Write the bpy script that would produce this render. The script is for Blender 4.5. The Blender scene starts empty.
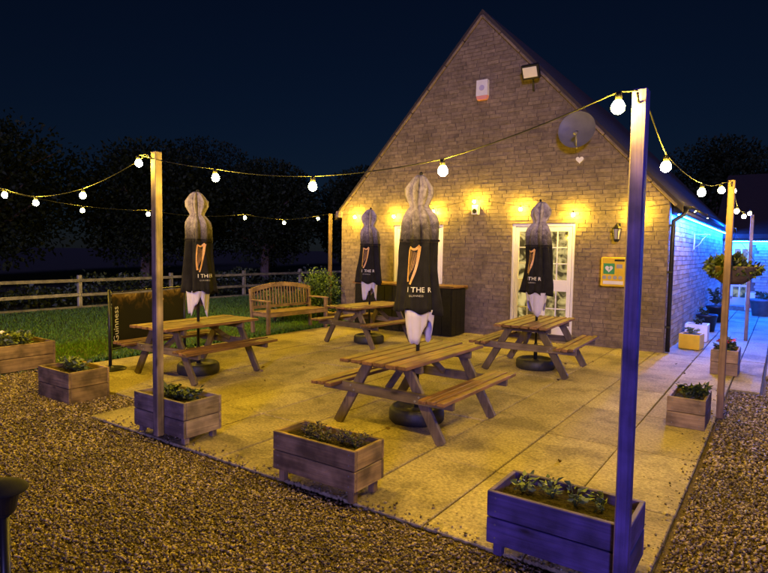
import bpy, math, random
import numpy as np
from mathutils import Vector, Matrix, Quaternion
random.seed(7); rng = np.random.default_rng(7)
sc = bpy.context.scene
C = sc.collection
rad = math.radians

# ------------------------------------------------------------------ camera, world, sun, exposure
cam_d = bpy.data.cameras.new('camera'); cam = bpy.data.objects.new('camera', cam_d); C.objects.link(cam)
cam_d.sensor_width = 36; cam_d.lens = 27.0; cam_d.clip_start = .05; cam_d.clip_end = 2000
M = Matrix.Rotation(rad(34.7), 4, 'Z') @ Matrix.Rotation(rad(90-3.6), 4, 'X') @ Matrix.Rotation(rad(.9), 4, 'Z')
cam.matrix_world = Matrix.Translation((0, 0, 1.7)) @ M
sc.camera = cam

SUN_D = Vector((-.42, .90, -.20)).normalized()          # travel direction of the blue fill sun
world = bpy.data.worlds.new('World'); sc.world = world; world.use_nodes = True
wn = world.node_tree.nodes; wl = world.node_tree.links
sky = wn.new('ShaderNodeTexSky'); sky.sky_type = 'NISHITA'; sky.sun_disc = False
sky.sun_elevation = math.asin(-SUN_D.z); sky.sun_rotation = math.atan2(-SUN_D.x, -SUN_D.y)
sky.air_density = 1.0; sky.dust_density = .2; sky.ozone_density = 6.0
bg = wn['Background']; bg.inputs['Strength'].default_value = .0022
tint = wn.new('ShaderNodeMix'); tint.data_type = 'RGBA'; tint.blend_type = 'MULTIPLY'; tint.inputs['Factor'].default_value = 1
tint.inputs['B'].default_value = (.85, .86, 1.2, 1)      # night air: one even tint over the whole sky
wl.new(sky.outputs[0], tint.inputs['A']); wl.new(tint.outputs['Result'], bg.inputs['Color'])
sd = bpy.data.lights.new('blue_fill_sun', 'SUN'); sd.energy = 1.2; sd.angle = rad(8); sd.color = (.34, .28, 1.0)  # added sun, standing in for an unseen blue lamp behind the camera
so = bpy.data.objects.new('blue_fill_sun', sd); C.objects.link(so)
so.rotation_euler = SUN_D.to_track_quat('-Z', 'Y').to_euler()
BULB_L = 1330.0
vs = sc.view_settings; vs.view_transform = 'Standard'; vs.look = 'None'; vs.exposure = .45; vs.gamma = 1; vs.use_curve_mapping = False
sc.cycles.use_denoising = True
sc.cycles.max_bounces = 6; sc.cycles.sample_clamp_indirect = 4

# ------------------------------------------------------------------ materials
def nmat(name):
    m = bpy.data.materials.new(name); m.use_nodes = True
    return m, m.node_tree.nodes, m.node_tree.links, m.node_tree.nodes['Principled BSDF']
def N(nodes, t, **kw):
    n = nodes.new(t)
    for k, v in kw.items():
        if k in n.inputs: n.inputs[k].default_value = v
        else: setattr(n, k, v)
    return n
def ramp(nodes, stops):
    r = nodes.new('ShaderNodeValToRGB'); e = r.color_ramp.elements
    while len(e) < len(stops): e.new(.5)
    for i, (p, c) in enumerate(stops): e[i].position = p; e[i].color = (*c, 1) if len(c) == 3 else c
    return r
def rnd_value(nodes, links):
    """0..1 that differs from object to object and from island to island"""
    o = nodes.new('ShaderNodeObjectInfo'); g = nodes.new('ShaderNodeNewGeometry')
    a = N(nodes, 'ShaderNodeMath', operation='ADD'); links.new(o.outputs['Random'], a.inputs[0]); links.new(g.outputs['Random Per Island'], a.inputs[1])
    f = N(nodes, 'ShaderNodeMath', operation='FRACT'); links.new(a.outputs[0], f.inputs[0])
    return f.outputs[0]
def vary(nodes, links, colsock, rnd, amt, target):
    """brightness varied piece by piece"""
    mr = nodes.new('ShaderNodeMapRange'); mr.inputs['To Min'].default_value = 1-amt; mr.inputs['To Max'].default_value = 1+amt
    links.new(rnd, mr.inputs['Value'])
    mx = N(nodes, 'ShaderNodeMix', data_type='RGBA', blend_type='MULTIPLY'); mx.inputs['Factor'].default_value = 1
    links.new(colsock, mx.inputs['A']); links.new(mr.outputs[0], mx.inputs['B']); links.new(mx.outputs['Result'], target)
def plain(name, col, rough=.6, metal=0, noise=0, scale=8, bump=0):
    m, n, l, p = nmat(name); p.inputs['Roughness'].default_value = rough; p.inputs['Metallic'].default_value = metal
    if noise or bump:
        tc = n.new('ShaderNodeTexCoord'); t = N(n, 'ShaderNodeTexNoise', Scale=scale, Detail=5.0); l.new(tc.outputs['Object'], t.inputs['Vector'])
        r = ramp(n, [(.3, tuple(c*(1-noise) for c in col)), (.7, tuple(min(1, c*(1+noise)) for c in col))])
        l.new(t.outputs['Fac'], r.inputs[0]); l.new(r.outputs[0], p.inputs['Base Color'])
        if bump:
            b = N(n, 'ShaderNodeBump', Strength=bump, Distance=.02); l.new(t.outputs['Fac'], b.inputs['Height']); l.new(b.outputs[0], p.inputs['Normal'])
    else: p.inputs['Base Color'].default_value = (*col, 1)
    return m
def wood(name, c1, c2, axis, rough=.65, wear=.25):
    m, n, l, p = nmat(name)
    tc = n.new('ShaderNodeTexCoord'); rv = rnd_value(n, l)
    ad = N(n, 'ShaderNodeVectorMath', operation='MULTIPLY_ADD'); ad.inputs[1].default_value = (1, 1, 1)
    cb = n.new('ShaderNodeCombineXYZ'); ml = N(n, 'ShaderNodeMath', operation='MULTIPLY'); ml.inputs[1].default_value = 37
    l.new(rv, ml.inputs[0]); [l.new(ml.outputs[0], cb.inputs[i]) for i in range(3)]
    l.new(tc.outputs['Object'], ad.inputs[0]); l.new(cb.outputs[0], ad.inputs[2])
    mp = n.new('ShaderNodeMapping'); s = [42, 42, 42]; s['xyz'.index(axis)] = 2.2; mp.inputs['Scale'].default_value = s
    l.new(ad.outputs[0], mp.inputs['Vector'])
    g = N(n, 'ShaderNodeTexNoise', Scale=1.0, Detail=4.0, Distortion=.6); l.new(mp.outputs[0], g.inputs['Vector'])
    w = N(n, 'ShaderNodeTexNoise', Scale=5.0, Detail=4.0); l.new(ad.outputs[0], w.inputs['Vector'])
    r = ramp(n, [(.28, c1), (.72, c2)]); l.new(g.outputs['Fac'], r.inputs[0])
    r2 = ramp(n, [(.35, (1-wear*1.6,)*3), (.65, (1+wear*.4,)*3)]); l.new(w.outputs['Fac'], r2.inputs[0])
    mx = N(n, 'ShaderNodeMix', data_type='RGBA', blend_type='MULTIPLY'); mx.inputs['Factor'].default_value = 1
    l.new(r.outputs[0], mx.inputs['A']); l.new(r2.outputs[0], mx.inputs['B'])
    mk = n.new('ShaderNodeMapping'); s2 = [9, 9, 9]; s2['xyz'.index(axis)] = 3.2; mk.inputs['Scale'].default_value = s2; l.new(ad.outputs[0], mk.inputs['Vector'])
    vo = N(n, 'ShaderNodeTexVoronoi', Scale=1.0); l.new(mk.outputs[0], vo.inputs['Vector'])
    rk = ramp(n, [(.07, (.30, .26, .24)), (.15, (.8, .78, .76)), (.2, (1, 1, 1))]); l.new(vo.outputs['Distance'], rk.inputs[0])
    mx3 = N(n, 'ShaderNodeMix', data_type='RGBA', blend_type='MULTIPLY'); mx3.inputs['Factor'].default_value = 1
    l.new(mx.outputs['Result'], mx3.inputs['A']); l.new(rk.outputs[0], mx3.inputs['B'])
    vary(n, l, mx3.outputs['Result'], rv, .28, p.inputs['Base Color'])
    b = N(n, 'ShaderNodeBump', Strength=.5, Distance=.006); l.new(g.outputs['Fac'], b.inputs['Height']); l.new(b.outputs[0], p.inputs['Normal'])
    p.inputs['Roughness'].default_value = rough
    return m
def wood3(name, c1, c2, **k): return {a: wood(name+'_'+a, c1, c2, a, **k) for a in 'xyz'}
def pieces(name, c1, c2, c3, amt=.3, rough=.85, scale=14, bump=.5, blotch=0):
    """stone / slab / pebble: colour differs piece by piece, with fine grain"""
    m, n, l, p = nmat(name); rv = rnd_value(n, l)
    r = ramp(n, [(0, c1), (.5, c2), (1, c3)]); l.new(rv, r.inputs[0])
    g = n.new('ShaderNodeNewGeometry')
    t = N(n, 'ShaderNodeTexNoise', Scale=scale, Detail=7.0, Roughness=.65); l.new(g.outputs['Position'], t.inputs['Vector'])
    r2 = ramp(n, [(.3, (1-amt,)*3), (.7, (1+amt*.6,)*3)]); l.new(t.outputs['Fac'], r2.inputs[0])
    mx = N(n, 'ShaderNodeMix', data_type='RGBA', blend_type='MULTIPLY'); mx.inputs['Factor'].default_value = 1
    l.new(r.outputs[0], mx.inputs['A']); l.new(r2.outputs[0], mx.inputs['B'])
    out = mx.outputs['Result']
    if blotch:
        t2 = N(n, 'ShaderNodeTexNoise', Scale=1.7, Detail=9.0, Roughness=.7, Distortion=.4); l.new(g.outputs['Position'], t2.inputs['Vector'])
        r3 = ramp(n, [(.38, (1-blotch,)*3), (.52, (1, 1, 1)), (.7, (1+blotch*.25,)*3)]); l.new(t2.outputs['Fac'], r3.inputs[0])
        mx2 = N(n, 'ShaderNodeMix', data_type='RGBA', blend_type='MULTIPLY'); mx2.inputs['Factor'].default_value = 1
        l.new(out, mx2.inputs['A']); l.new(r3.outputs[0], mx2.inputs['B']); out = mx2.outputs['Result']
    l.new(out, p.inputs['Base Color'])
    b = N(n, 'ShaderNodeBump', Strength=bump, Distance=.012); l.new(t.outputs['Fac'], b.inputs['Height']); l.new(b.outputs[0], p.inputs['Normal'])
    p.inputs['Roughness'].default_value = rough
    return m
def glow(name, col, strength):
    m, n, l, p = nmat(name); p.inputs['Base Color'].default_value = (*[min(1, c) for c in col], 1)
    p.inputs['Emission Color'].default_value = (*col, 1); p.inputs['Emission Strength'].default_value = strength
    return m

W_TABLE = wood3('table_wood', (.10, .047, .022), (.27, .14, .066), rough=.5)
W_LEG = wood3('table_leg_wood', (.08, .058, .04), (.16, .118, .085), rough=.6)
W_GREY = wood3('weathered_grey_wood', (.15, .11, .115), (.31, .24, .22), wear=.35)
W_BLUE_LIT = wood3('blue_light_tinted_wood', (.07, .05, .19), (.15, .105, .40), rough=.6, wear=.35)  # natural wood with the blue light on it put into its colour
W_BROWN = wood3('brown_planter_wood', (.16, .10, .05), (.33, .225, .11), wear=.4)
W_PALE = wood3('pale_planter_wood', (.19, .125, .08), (.33, .23, .15), wear=.35)
W_TEAK = wood3('bench_wood', (.16, .095, .05), (.30, .20, .12))
W_FENCE = wood3('fence_wood', (.32, .30, .15), (.48, .45, .24))
W_POST = wood3('tan_post_wood', (.11, .065, .04), (.20, .125, .08))
M_STONE = pieces('walling_stone', (.175, .132, .088), (.208, .157, .104), (.245, .187, .124), amt=.38, blotch=.28)
M_MORTAR = plain('mortar', (.15, .115, .09), .95, noise=.25, scale=20)
M_JOINT = plain('slab_joint', (.055, .045, .03), .95, noise=.4, scale=12)
M_SIDE = pieces('side_wall_stone', (.26, .21, .17), (.36, .30, .24), (.46, .39, .31), amt=.3, blotch=.2)
M_COPING = pieces('coping_stone', (.22, .17, .14), (.28, .22, .18), (.33, .27, .22), blotch=.3)
M_SLAB = pieces('paving_slab', (.34, .275, .16), (.41, .335, .195), (.48, .40, .24), amt=.6, scale=40, bump=.7, blotch=.44, rough=.8)
M_PEB = pieces('gravel_stone', (.07, .046, .024), (.17, .118, .062), (.50, .39, .225), amt=.15, scale=60, bump=.1, rough=.55, blotch=.4)
M_BED = plain('gravel_bed', (.12, .085, .048), .95, noise=.45, scale=70, bump=.8)
M_EARTH = plain('field_earth', (.03, .036, .010), .95, noise=.4, scale=1.2)
M_LAWN = plain('lawn_soil', (.045, .065, .02), .95, noise=.35, scale=6, bump=.5)
M_DRIVE = plain('asphalt', (.05, .05, .05), .85, noise=.3, scale=40, bump=.4)
M_BLACK = plain('black_paint', (.012, .012, .013), .45, noise=.3, scale=20)
M_IRON = plain('black_metal', (.018, .018, .02), .4, metal=.3)
M_RUB = plain('black_plastic_base', (.022, .021, .022), .55, noise=.3, scale=15, bump=.2)
M_WHITE = plain('white_paint', (.74, .73, .72), .45, noise=.06, scale=9)
M_UPVC = plain('white_frame', (.78, .76, .78), .35)
M_SOIL = plain('soil', (.022, .015, .010), .95, noise=.6, scale=45, bump=1)
M_ROOF = pieces('roof_tile', (.028, .02, .018), (.036, .026, .022), (.045, .034, .028))
M_BULB = glow('lit_bulb', (1.0, .635, .042), BULB_L)
M_LED = glow('blue_led', (.003, .10, 1.0), 1150)
M_WIRE = plain('cable', (.006, .006, .006), .8)
M_YEL = plain('yellow_plastic', (.75, .50, .03), .4, noise=.08, scale=9)
M_GREEN = plain('sign_green', (.04, .30, .10), .5)
M_RED = plain('red_plastic', (.5, .04, .03), .5)
M_GREYP = plain('grey_dish', (.16, .155, .16), .5, noise=.12, scale=6)
M_TERRA = plain('tan_pot', (.38, .27, .12), .7, noise=.2, scale=10)
M_LENS = plain('lamp_glass', (.62, .6, .62), .12)
M_GOLD = plain('gold_print', (.62, .34, .13), .5, noise=.25, scale=40)
M_PRINT = plain('white_print', (.75, .73, .72), .6)
M_GPRINT = plain('grey_print', (.35, .34, .34), .6)
def leafmat(name, c1, c2, amt=.35):
    m, n, l, p = nmat(name); rv = rnd_value(n, l); r = ramp(n, [(0, c1), (1, c2)]); l.new(rv, r.inputs[0])
    l.new(r.outputs[0], p.inputs['Base Color']); p.inputs['Roughness'].default_value = .55
    p.inputs['Subsurface Weight'].default_value = 0
    return m
M_LEAF = leafmat('shrub_leaf', (.035, .075, .015), (.10, .17, .035))
M_DLEAF = leafmat('dark_leaf', (.025, .04, .015), (.06, .09, .03))
M_TLEAF = leafmat('tree_leaf', (.008, .014, .005), (.024, .034, .012)); M_TLEAF.node_tree.nodes['Principled BSDF'].inputs['Specular IOR Level'].default_value = .08
M_PLEAF = leafmat('pale_leaf', (.07, .11, .03), (.17, .21, .07))
M_HEATH = leafmat('heather_leaf', (.035, .035, .025), (.10, .075, .05))
M_GRASS = leafmat('grass_blade', (.05, .15, .015), (.11, .24, .03))
M_PETALW = plain('white_petal', (.75, .72, .6), .6); M_PETALP = plain('pink_petal', (.55, .06, .16), .6)
M_BARK = plain('bark', (.09, .065, .045), .95, noise=.4, scale=12, bump=.8)
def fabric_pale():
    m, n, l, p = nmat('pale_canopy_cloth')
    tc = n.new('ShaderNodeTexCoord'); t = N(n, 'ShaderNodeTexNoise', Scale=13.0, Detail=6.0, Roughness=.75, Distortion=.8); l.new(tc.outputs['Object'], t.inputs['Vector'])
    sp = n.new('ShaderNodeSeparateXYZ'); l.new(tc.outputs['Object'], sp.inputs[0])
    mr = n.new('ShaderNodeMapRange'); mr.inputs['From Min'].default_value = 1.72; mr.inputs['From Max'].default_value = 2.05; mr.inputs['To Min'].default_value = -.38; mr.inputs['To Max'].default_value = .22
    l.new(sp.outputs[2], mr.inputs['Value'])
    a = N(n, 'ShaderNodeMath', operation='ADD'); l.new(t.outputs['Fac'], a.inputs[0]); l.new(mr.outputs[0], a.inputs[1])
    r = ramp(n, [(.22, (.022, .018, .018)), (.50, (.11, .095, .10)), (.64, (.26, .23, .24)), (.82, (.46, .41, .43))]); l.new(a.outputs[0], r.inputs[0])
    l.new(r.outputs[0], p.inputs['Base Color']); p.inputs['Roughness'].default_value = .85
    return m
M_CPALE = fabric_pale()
M_CBLK = plain('black_canopy_cloth', (.012, .0115, .014), .85, noise=.3, scale=12, bump=.15)
M_CWHT = plain('blue_lit_white_lining_cloth', (.50, .48, .70), .8, noise=.06, scale=8)  # white cloth; the blue light falling on it is tinted into the colour
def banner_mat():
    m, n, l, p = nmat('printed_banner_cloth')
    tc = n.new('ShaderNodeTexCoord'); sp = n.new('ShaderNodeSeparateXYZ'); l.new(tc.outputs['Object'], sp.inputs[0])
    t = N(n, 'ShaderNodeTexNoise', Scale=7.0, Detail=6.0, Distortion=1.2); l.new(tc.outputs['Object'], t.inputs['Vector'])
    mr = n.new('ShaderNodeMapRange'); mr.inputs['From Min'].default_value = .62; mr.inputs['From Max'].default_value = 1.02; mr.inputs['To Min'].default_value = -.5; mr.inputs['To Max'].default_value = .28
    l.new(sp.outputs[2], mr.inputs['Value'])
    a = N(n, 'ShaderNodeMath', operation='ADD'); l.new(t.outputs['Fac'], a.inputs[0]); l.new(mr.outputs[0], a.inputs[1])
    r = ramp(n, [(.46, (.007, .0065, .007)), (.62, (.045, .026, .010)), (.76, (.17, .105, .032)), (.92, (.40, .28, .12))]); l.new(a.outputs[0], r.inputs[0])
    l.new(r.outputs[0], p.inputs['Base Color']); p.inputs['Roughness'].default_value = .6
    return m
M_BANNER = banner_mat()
for m_ in (M_BANNER, M_CBLK, M_BLACK): m_.node_tree.nodes['Principled BSDF'].inputs['Specular IOR Level'].default_value = .2
def pane_mat(name, c1, c2, s):
    m, n, l, p = nmat(name); tc = n.new('ShaderNodeTexCoord')
    t = N(n, 'ShaderNodeTexNoise', Scale=5.5, Detail=3.0, Distortion=1.0); l.new(tc.outputs['Object'], t.inputs['Vector'])
    r = ramp(n, [(.40, c1), (.62, c2)]); l.new(t.outputs['Fac'], r.inputs[0])
    l.new(r.outputs[0], p.inputs['Emission Color']); p.inputs['Emission Strength'].default_value = s
    p.inputs['Base Color'].default_value = (.02, .02, .02, 1); p.inputs['Roughness'].default_value = .04
    return m
M_ROOM = pane_mat('lit_room_seen_through_glass', (.07, .05, .015), (.85, .64, .22), .6)
M_ROOMD = pane_mat('dim_room_seen_through_glass', (.02, .02, .025), (.16, .14, .16), .6)
M_ROOMB = pane_mat('blue_room_seen_through_glass', (.02, .05, .08), (.35, .42, .35), .55)

# ------------------------------------------------------------------ mesh helpers
class MB:
    def __init__(s): s.v = []; s.f = []
    def add(s, vs, fs):
        o = len(s.v); s.v += [tuple(v) for v in vs]; s.f += [tuple(i+o for i in f) for f in fs]; return s
    def box(s, c, d, bev=0, rot=None):
        c = Vector(c); h = [x/2 for x in d]; vs = []; fs = []
        if bev <= 0:
            for x in (-1, 1):
                for y in (-1, 1):
                    for z in (-1, 1): vs.append(Vector((x*h[0], y*h[1], z*h[2])))
            fs = [(0, 1, 3, 2), (4, 6, 7, 5), (0, 4, 5, 1), (2, 3, 7, 6), (0, 2, 6, 4), (1, 5, 7, 3)]
        else:
            idx = {}
            for x in (-1, 1):
                for y in (-1, 1):
                    for z in (-1, 1):
                        sg = (x, y, z)
                        for a in range(3):
                            p = [sg[i]*(h[i] if i == a else h[i]-bev) for i in range(3)]
                            idx[(sg, a)] = len(vs); vs.append(Vector(p))
            for a in range(3):
                b, d2 = (a+1) % 3, (a+2) % 3
                for q in (-1, 1):
                    f = []
                    for (u, w) in ((-1, -1), (1, -1), (1, 1), (-1, 1)):
                        g = [0]*3; g[a] = q; g[b] = u; g[d2] = w; f.append(idx[(tuple(g), a)])
                    fs.append(tuple(f if q > 0 else f[::-1]))
                for u in (-1, 1):
                    for w in (-1, 1):
                        g0 = [0]*3; g1 = [0]*3; g0[a] = -1; g1[a] = 1
                        for g in (g0, g1): g[b] = u; g[d2] = w
                        f = [idx[(tuple(g0), b)], idx[(tuple(g1), b)], idx[(tuple(g1), d2)], idx[(tuple(g0), d2)]]
                        n = (vs[f[1]]-vs[f[0]]).cross(vs[f[2]]-vs[f[0]])
                        fs.append(tuple(f if n.dot(vs[f[0]]+vs[f[2]]) > 0 else f[::-1]))
            for x in (-1, 1):
                for y in (-1, 1):
                    for z in (-1, 1):
                        f = [idx[((x, y, z), a)] for a in range(3)]
                        n = (vs[f[1]]-vs[f[0]]).cross(vs[f[2]]-vs[f[0]])
                        fs.append(tuple(f if n.dot(vs[f[0]]) > 0 else f[::-1]))
        if rot is not None: vs = [rot @ v for v in vs]
        return s.add([c+v for v in vs], fs)
    def bar(s, p0, p1, w, t, up=(0, 0, 1), bev=.004):
        """rectangular bar from p0 to p1; w across, t along 'up'"""
        p0 = Vector(p0); p1 = Vector(p1); d = p1-p0; L = d.length; d.normalize()
        x = d.cross(Vector(up)); x.normalize(); z = x.cross(d)
        R = Matrix((x, d, z)).transposed()
        return s.box((p0+p1)/2, (w, L, t), bev, R)
    def cyl(s, p0, p1, r0, r1=None, n=12, cap=True):
        r1 = r0 if r1 is None else r1; p0 = Vector(p0); p1 = Vector(p1); d = (p1-p0).normalized()
        a = d.orthogonal().normalized(); b = d.cross(a); vs = []
        for p, r in ((p0, r0), (p1, r1)):
            for i in range(n): t = 2*math.pi*i/n; vs.append(p+a*math.cos(t)*r+b*math.sin(t)*r)
        fs = [(i, (i+1) % n, n+(i+1) % n, n+i) for i in range(n)]
        if cap: fs += [tuple(range(n))[::-1], tuple(range(n, 2*n))]
        return s.add(vs, fs)
    def tube(s, pts, r, n=6):
        pts = [Vector(p) for p in pts]; k = len(pts); vs = []
        rs = r if isinstance(r, (list, tuple)) else [r]*k
        a = None
        for i, p in enumerate(pts):
            d = (pts[min(i+1, k-1)]-pts[max(i-1, 0)]).normalized()
            a = d.orthogonal().normalized() if a is None else (a-d*a.dot(d)).normalized()
            b = d.cross(a)
            for j in range(n): t = 2*math.pi*j/n; vs.append(p+(a*math.cos(t)+b*math.sin(t))*rs[i])
        fs = [(i*n+j, i*n+(j+1) % n, (i+1)*n+(j+1) % n, (i+1)*n+j) for i in range(k-1) for j in range(n)]
        fs += [tuple(range(n))[::-1], tuple(range((k-1)*n, k*n))]
        return s.add(vs, fs)
    def lathe(s, prof, n=24, c=(0, 0, 0)):
        vs = []; k = len(prof); c = Vector(c)
        for r, z in prof:
            for j in range(n): t = 2*math.pi*j/n; vs.append(c+Vector((max(r, .0005)*math.cos(t), max(r, .0005)*math.sin(t), z)))
        fs = [(i*n+j, i*n+(j+1) % n, (i+1)*n+(j+1) % n, (i+1)*n+j) for i in range(k-1) for j in range(n)]
        fs += [tuple(range(n))[::-1], tuple(range((k-1)*n, k*n))]
        return s.add(vs, fs)
    def prism(s, poly, h, f):
        """poly: 2-D outline, f(u,v,w)->3-D, extruded w 0..h"""
        n = len(poly); vs = [f(u, v, 0) for u, v in poly]+[f(u, v, h) for u, v in poly]
        return s.add(vs, [tuple(range(n))[::-1], tuple(range(n, 2*n))]+[(i, (i+1) % n, n+(i+1) % n, n+i) for i in range(n)])
    def build(s, name, mat, parent=None, smooth=False):
        me = bpy.data.meshes.new(name); me.from_pydata(s.v, [], s.f); me.materials.append(mat)
        if smooth: me.polygons.foreach_set('use_smooth', [True]*len(me.polygons))
        me.update(); o = bpy.data.objects.new(name, me); C.objects.link(o)
        if parent: o.parent = parent
        return o
def npmesh(name, verts, tris, mat, parent=None):
    me = bpy.data.meshes.new(name); nv = len(verts); nt = len(tris)
    me.vertices.add(nv); me.vertices.foreach_set('co', np.asarray(verts, np.float32).ravel())
    me.loops.add(nt*3); me.loops.foreach_set('vertex_index', np.asarray(tris, np.int32).ravel())
    me.polygons.add(nt); me.polygons.foreach_set('loop_start', np.arange(0, nt*3, 3, dtype=np.int32))
    me.materials.append(mat); me.update(calc_edges=True); me.validate()
    o = bpy.data.objects.new(name, me); C.objects.link(o)
    if parent: o.parent = parent
    return o
def tag(o, label=None, cat=None, group=None, kind=None):
    if label: o['label'] = label
    if cat: o['category'] = cat
    if group: o['group'] = group
    if kind: o['kind'] = kind
    return o
def thing(name, label, cat, loc=(0, 0, 0), rz=0, group=None):
    o = bpy.data.objects.new(name, None); C.objects.link(o); o.location = loc; o.rotation_euler = (0, 0, rz); o.empty_display_size = .1
    return tag(o, label, cat, group)
def copy_tree(o, parent=None, label=None):
    c = o.copy(); C.objects.link(c); c.parent = parent
    if label: c['label'] = label
    for ch in list(o.children): copy_tree(ch, c)
    return c
def text_mesh(s, size=1.0):
    cu = bpy.data.curves.new('lettering', 'FONT'); cu.body = s; cu.size = size; cu.align_x = 'CENTER'; cu.resolution_u = 2
    ob = bpy.data.objects.new('lettering', cu); C.objects.link(ob)
    dg = bpy.context.evaluated_depsgraph_get(); me = bpy.data.meshes.new_from_object(ob.evaluated_get(dg))
    vs = [tuple(v.co) for v in me.vertices]; fs = [tuple(p.vertices) for p in me.polygons]
    bpy.data.objects.remove(ob); bpy.data.meshes.remove(me); bpy.data.curves.remove(cu)
    return vs, fs
def leaves(pts, dirs, L, Wd, r=rng):
    """folded diamond leaves; pts (n,3), dirs (n,3)"""
    n = len(pts); d = dirs/np.linalg.norm(dirs, axis=1, keepdims=True)
    up = r.normal(size=(n, 3)); s = np.cross(d, up); s /= np.linalg.norm(s, axis=1, keepdims=True); nn = np.cross(s, d)
    L = L*(.6+.8*r.random((n, 1))); w = Wd*(.7+.6*r.random((n, 1)))
    a = pts; b = pts+d*L*.45+s*w+nn*w*.4; c = pts+d*L-nn*L*.15; e = pts+d*L*.45-s*w+nn*w*.4
    v = np.stack([a, b, c, e], 1).reshape(-1, 3); i = np.arange(n)[:, None]*4
    t = np.concatenate([i+np.array([[0, 1, 2]]), i+np.array([[0, 2, 3]])], 0)
    return v, t
def crown_pts(n, centre, rx, ry, rz, clumps=14, r=rng):
    cc = r.normal(size=(clumps, 3)); cc /= np.linalg.norm(cc, axis=1, keepdims=True); cc *= (r.random((clumps, 1))**.4)*.75
    k = r.integers(0, clumps, n); p = cc[k]+r.normal(size=(n, 3))*.2*(.6+.8*r.random((clumps, 1)))[k]
    out = p+r.normal(size=(n, 3))*.05
    q = np.linalg.norm(out, axis=1, keepdims=True); out = out*np.where(q > .93, .93/q*(.72+.28*r.random((n, 1))), 1)      # no leaf floats outside the crown
    P = np.array(centre)+out*np.array([rx, ry, rz]); D = out+r.normal(size=(n, 3))*.7
    return P, D
def pleaf(name, P, D, L, Wd, mat, parent):
    v, t = leaves(P, D, L, Wd); return npmesh(name, v, t, mat, parent)

# ------------------------------------------------------------------ the setting: ground, gravel, lawn, patio, path
def sheet(name, poly, z, mat):
    return tag(MB().add([(x, y, z) for x, y in poly], [tuple(range(len(poly)))]).build(name, mat), kind='structure')
sheet('ground', [(-400, -400), (400, -400), (400, 400), (-400, 400)], -.09, M_EARTH)
sheet('gravel_ground', [(-8.6, -4), (5, -4), (5, 30), (-1.7, 30), (-1.7, 10), (-8.6, 10)], -.030, M_BED)
sheet('lawn', [(-16.6, -6), (-8.28, -6), (-8.28, 20), (-16.6, 20)], -.03, M_LAWN)
sheet('driveway', [(-.12, 9.6), (5, 9.6), (5, 21.4), (-.12, 21.4)], -.025, M_DRIVE)
# grass blades over the lawn
def grass():
    n = 110000
    x = -16.4+rng.random(n)**.8*8.1; y = -1+rng.random(n)*20
    h = .028+.035*rng.random(n); a = rng.random(n)*6.283; w = .006+.006*rng.random(n)
    lx = rng.normal(size=n)*.02; ly = rng.normal(size=n)*.02; z = np.full(n, -.035)
    v = np.stack([np.stack([x-np.cos(a)*w, y-np.sin(a)*w, z], 1), np.stack([x+np.cos(a)*w, y+np.sin(a)*w, z], 1), np.stack([x+lx, y+ly, z+h], 1)], 1).reshape(-1, 3)
    t = np.arange(3*n).reshape(-1, 3)
    o = npmesh('grass', v, t, M_GRASS); tag(o, 'short mown green grass of the lawn beside the patio', 'grass', kind='stuff')
grass()
# gravel stones
def in_patio(x, y):
    return ((x > -8.25) & (x < -.47) & (y > np.where(x < -5.47, 3.63, 2.97)) & (y < 11)) | ((x > -1.7) & (x < -.10) & (y > 8.4))
def gravel():
    P = []; S = []
    def zone(x0, x1, y0, y1, dens, s):
        n = int((x1-x0)*(y1-y0)*dens); x = x0+rng.random(n)*(x1-x0); y = y0+rng.random(n)*(y1-y0)
        k = ~in_patio(x, y); P.append(np.stack([x[k], y[k]], 1)); S.append(np.full(k.sum(), s))
    zone(-4.8, .9, .9, 3.05, 6800, .0098)
    zone(-8.5, -4.8, 0, 3.75, 4400, .0120)
    zone(-.6, 1.6, 3.05, 5.2, 4900, .0112)
    zone(-.6, 1.6, 5.2, 9.6, 2500, .0150)
    nst = 420                                   # stones kicked onto the slabs along the edges
    ex = np.concatenate([rng.uniform(-5.4, -.6, nst), -.5-rng.exponential(.07, nst//2)]); ey = np.concatenate([3.0+rng.exponential(.07, nst), rng.uniform(3.1, 8.4, nst//2)])
    P.append(np.stack([ex, ey], 1)); S.append(np.full(len(ex), .010)); nz = len(ex)
    p = np.concatenate(P); s = np.concatenate(S)*(.40+1.0*rng.random(len(p))**1.6); n = len(p)
    base = np.array([[1, 0, 0], [-1, 0, 0], [0, 1, 0], [0, -1, 0], [0, 0, 1], [0, 0, -1]], float)
    fac = np.array([[0, 2, 4], [2, 1, 4], [1, 3, 4], [3, 0, 4], [2, 0, 5], [1, 2, 5], [3, 1, 5], [0, 3, 5]])
    q = rng.normal(size=(n, 4)); q /= np.linalg.norm(q, axis=1, keepdims=True); w, x, y, z = q.T
    R = np.stack([1-2*(y*y+z*z), 2*(x*y-z*w), 2*(x*z+y*w), 2*(x*y+z*w), 1-2*(x*x+z*z), 2*(y*z-x*w), 2*(x*z-y*w), 2*(y*z+x*w), 1-2*(x*x+y*y)], 1).reshape(n, 3, 3)
    b = base[None]*(.65+.7*rng.random((n, 6, 1)))*np.array([1.25, 1.0, .8])
    v = np.einsum('nij,nkj->nki', R, b)*s[:, None, None]; v[:, :, 2] *= .8
    zc = -.026+s*.3+rng.random(n)*.014; zc[-nz:] = s[-nz:]*.5
    v += np.stack([p[:, 0], p[:, 1], zc], 1)[:, None, :]
    t = (np.arange(n)[:, None, None]*6+fac[None]).reshape(-1, 3)
    o = npmesh('gravel', v.reshape(-1, 3), t, M_PEB); tag(o, 'loose brown and buff gravel around the patio', 'gravel', kind='stuff')
gravel()
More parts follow.
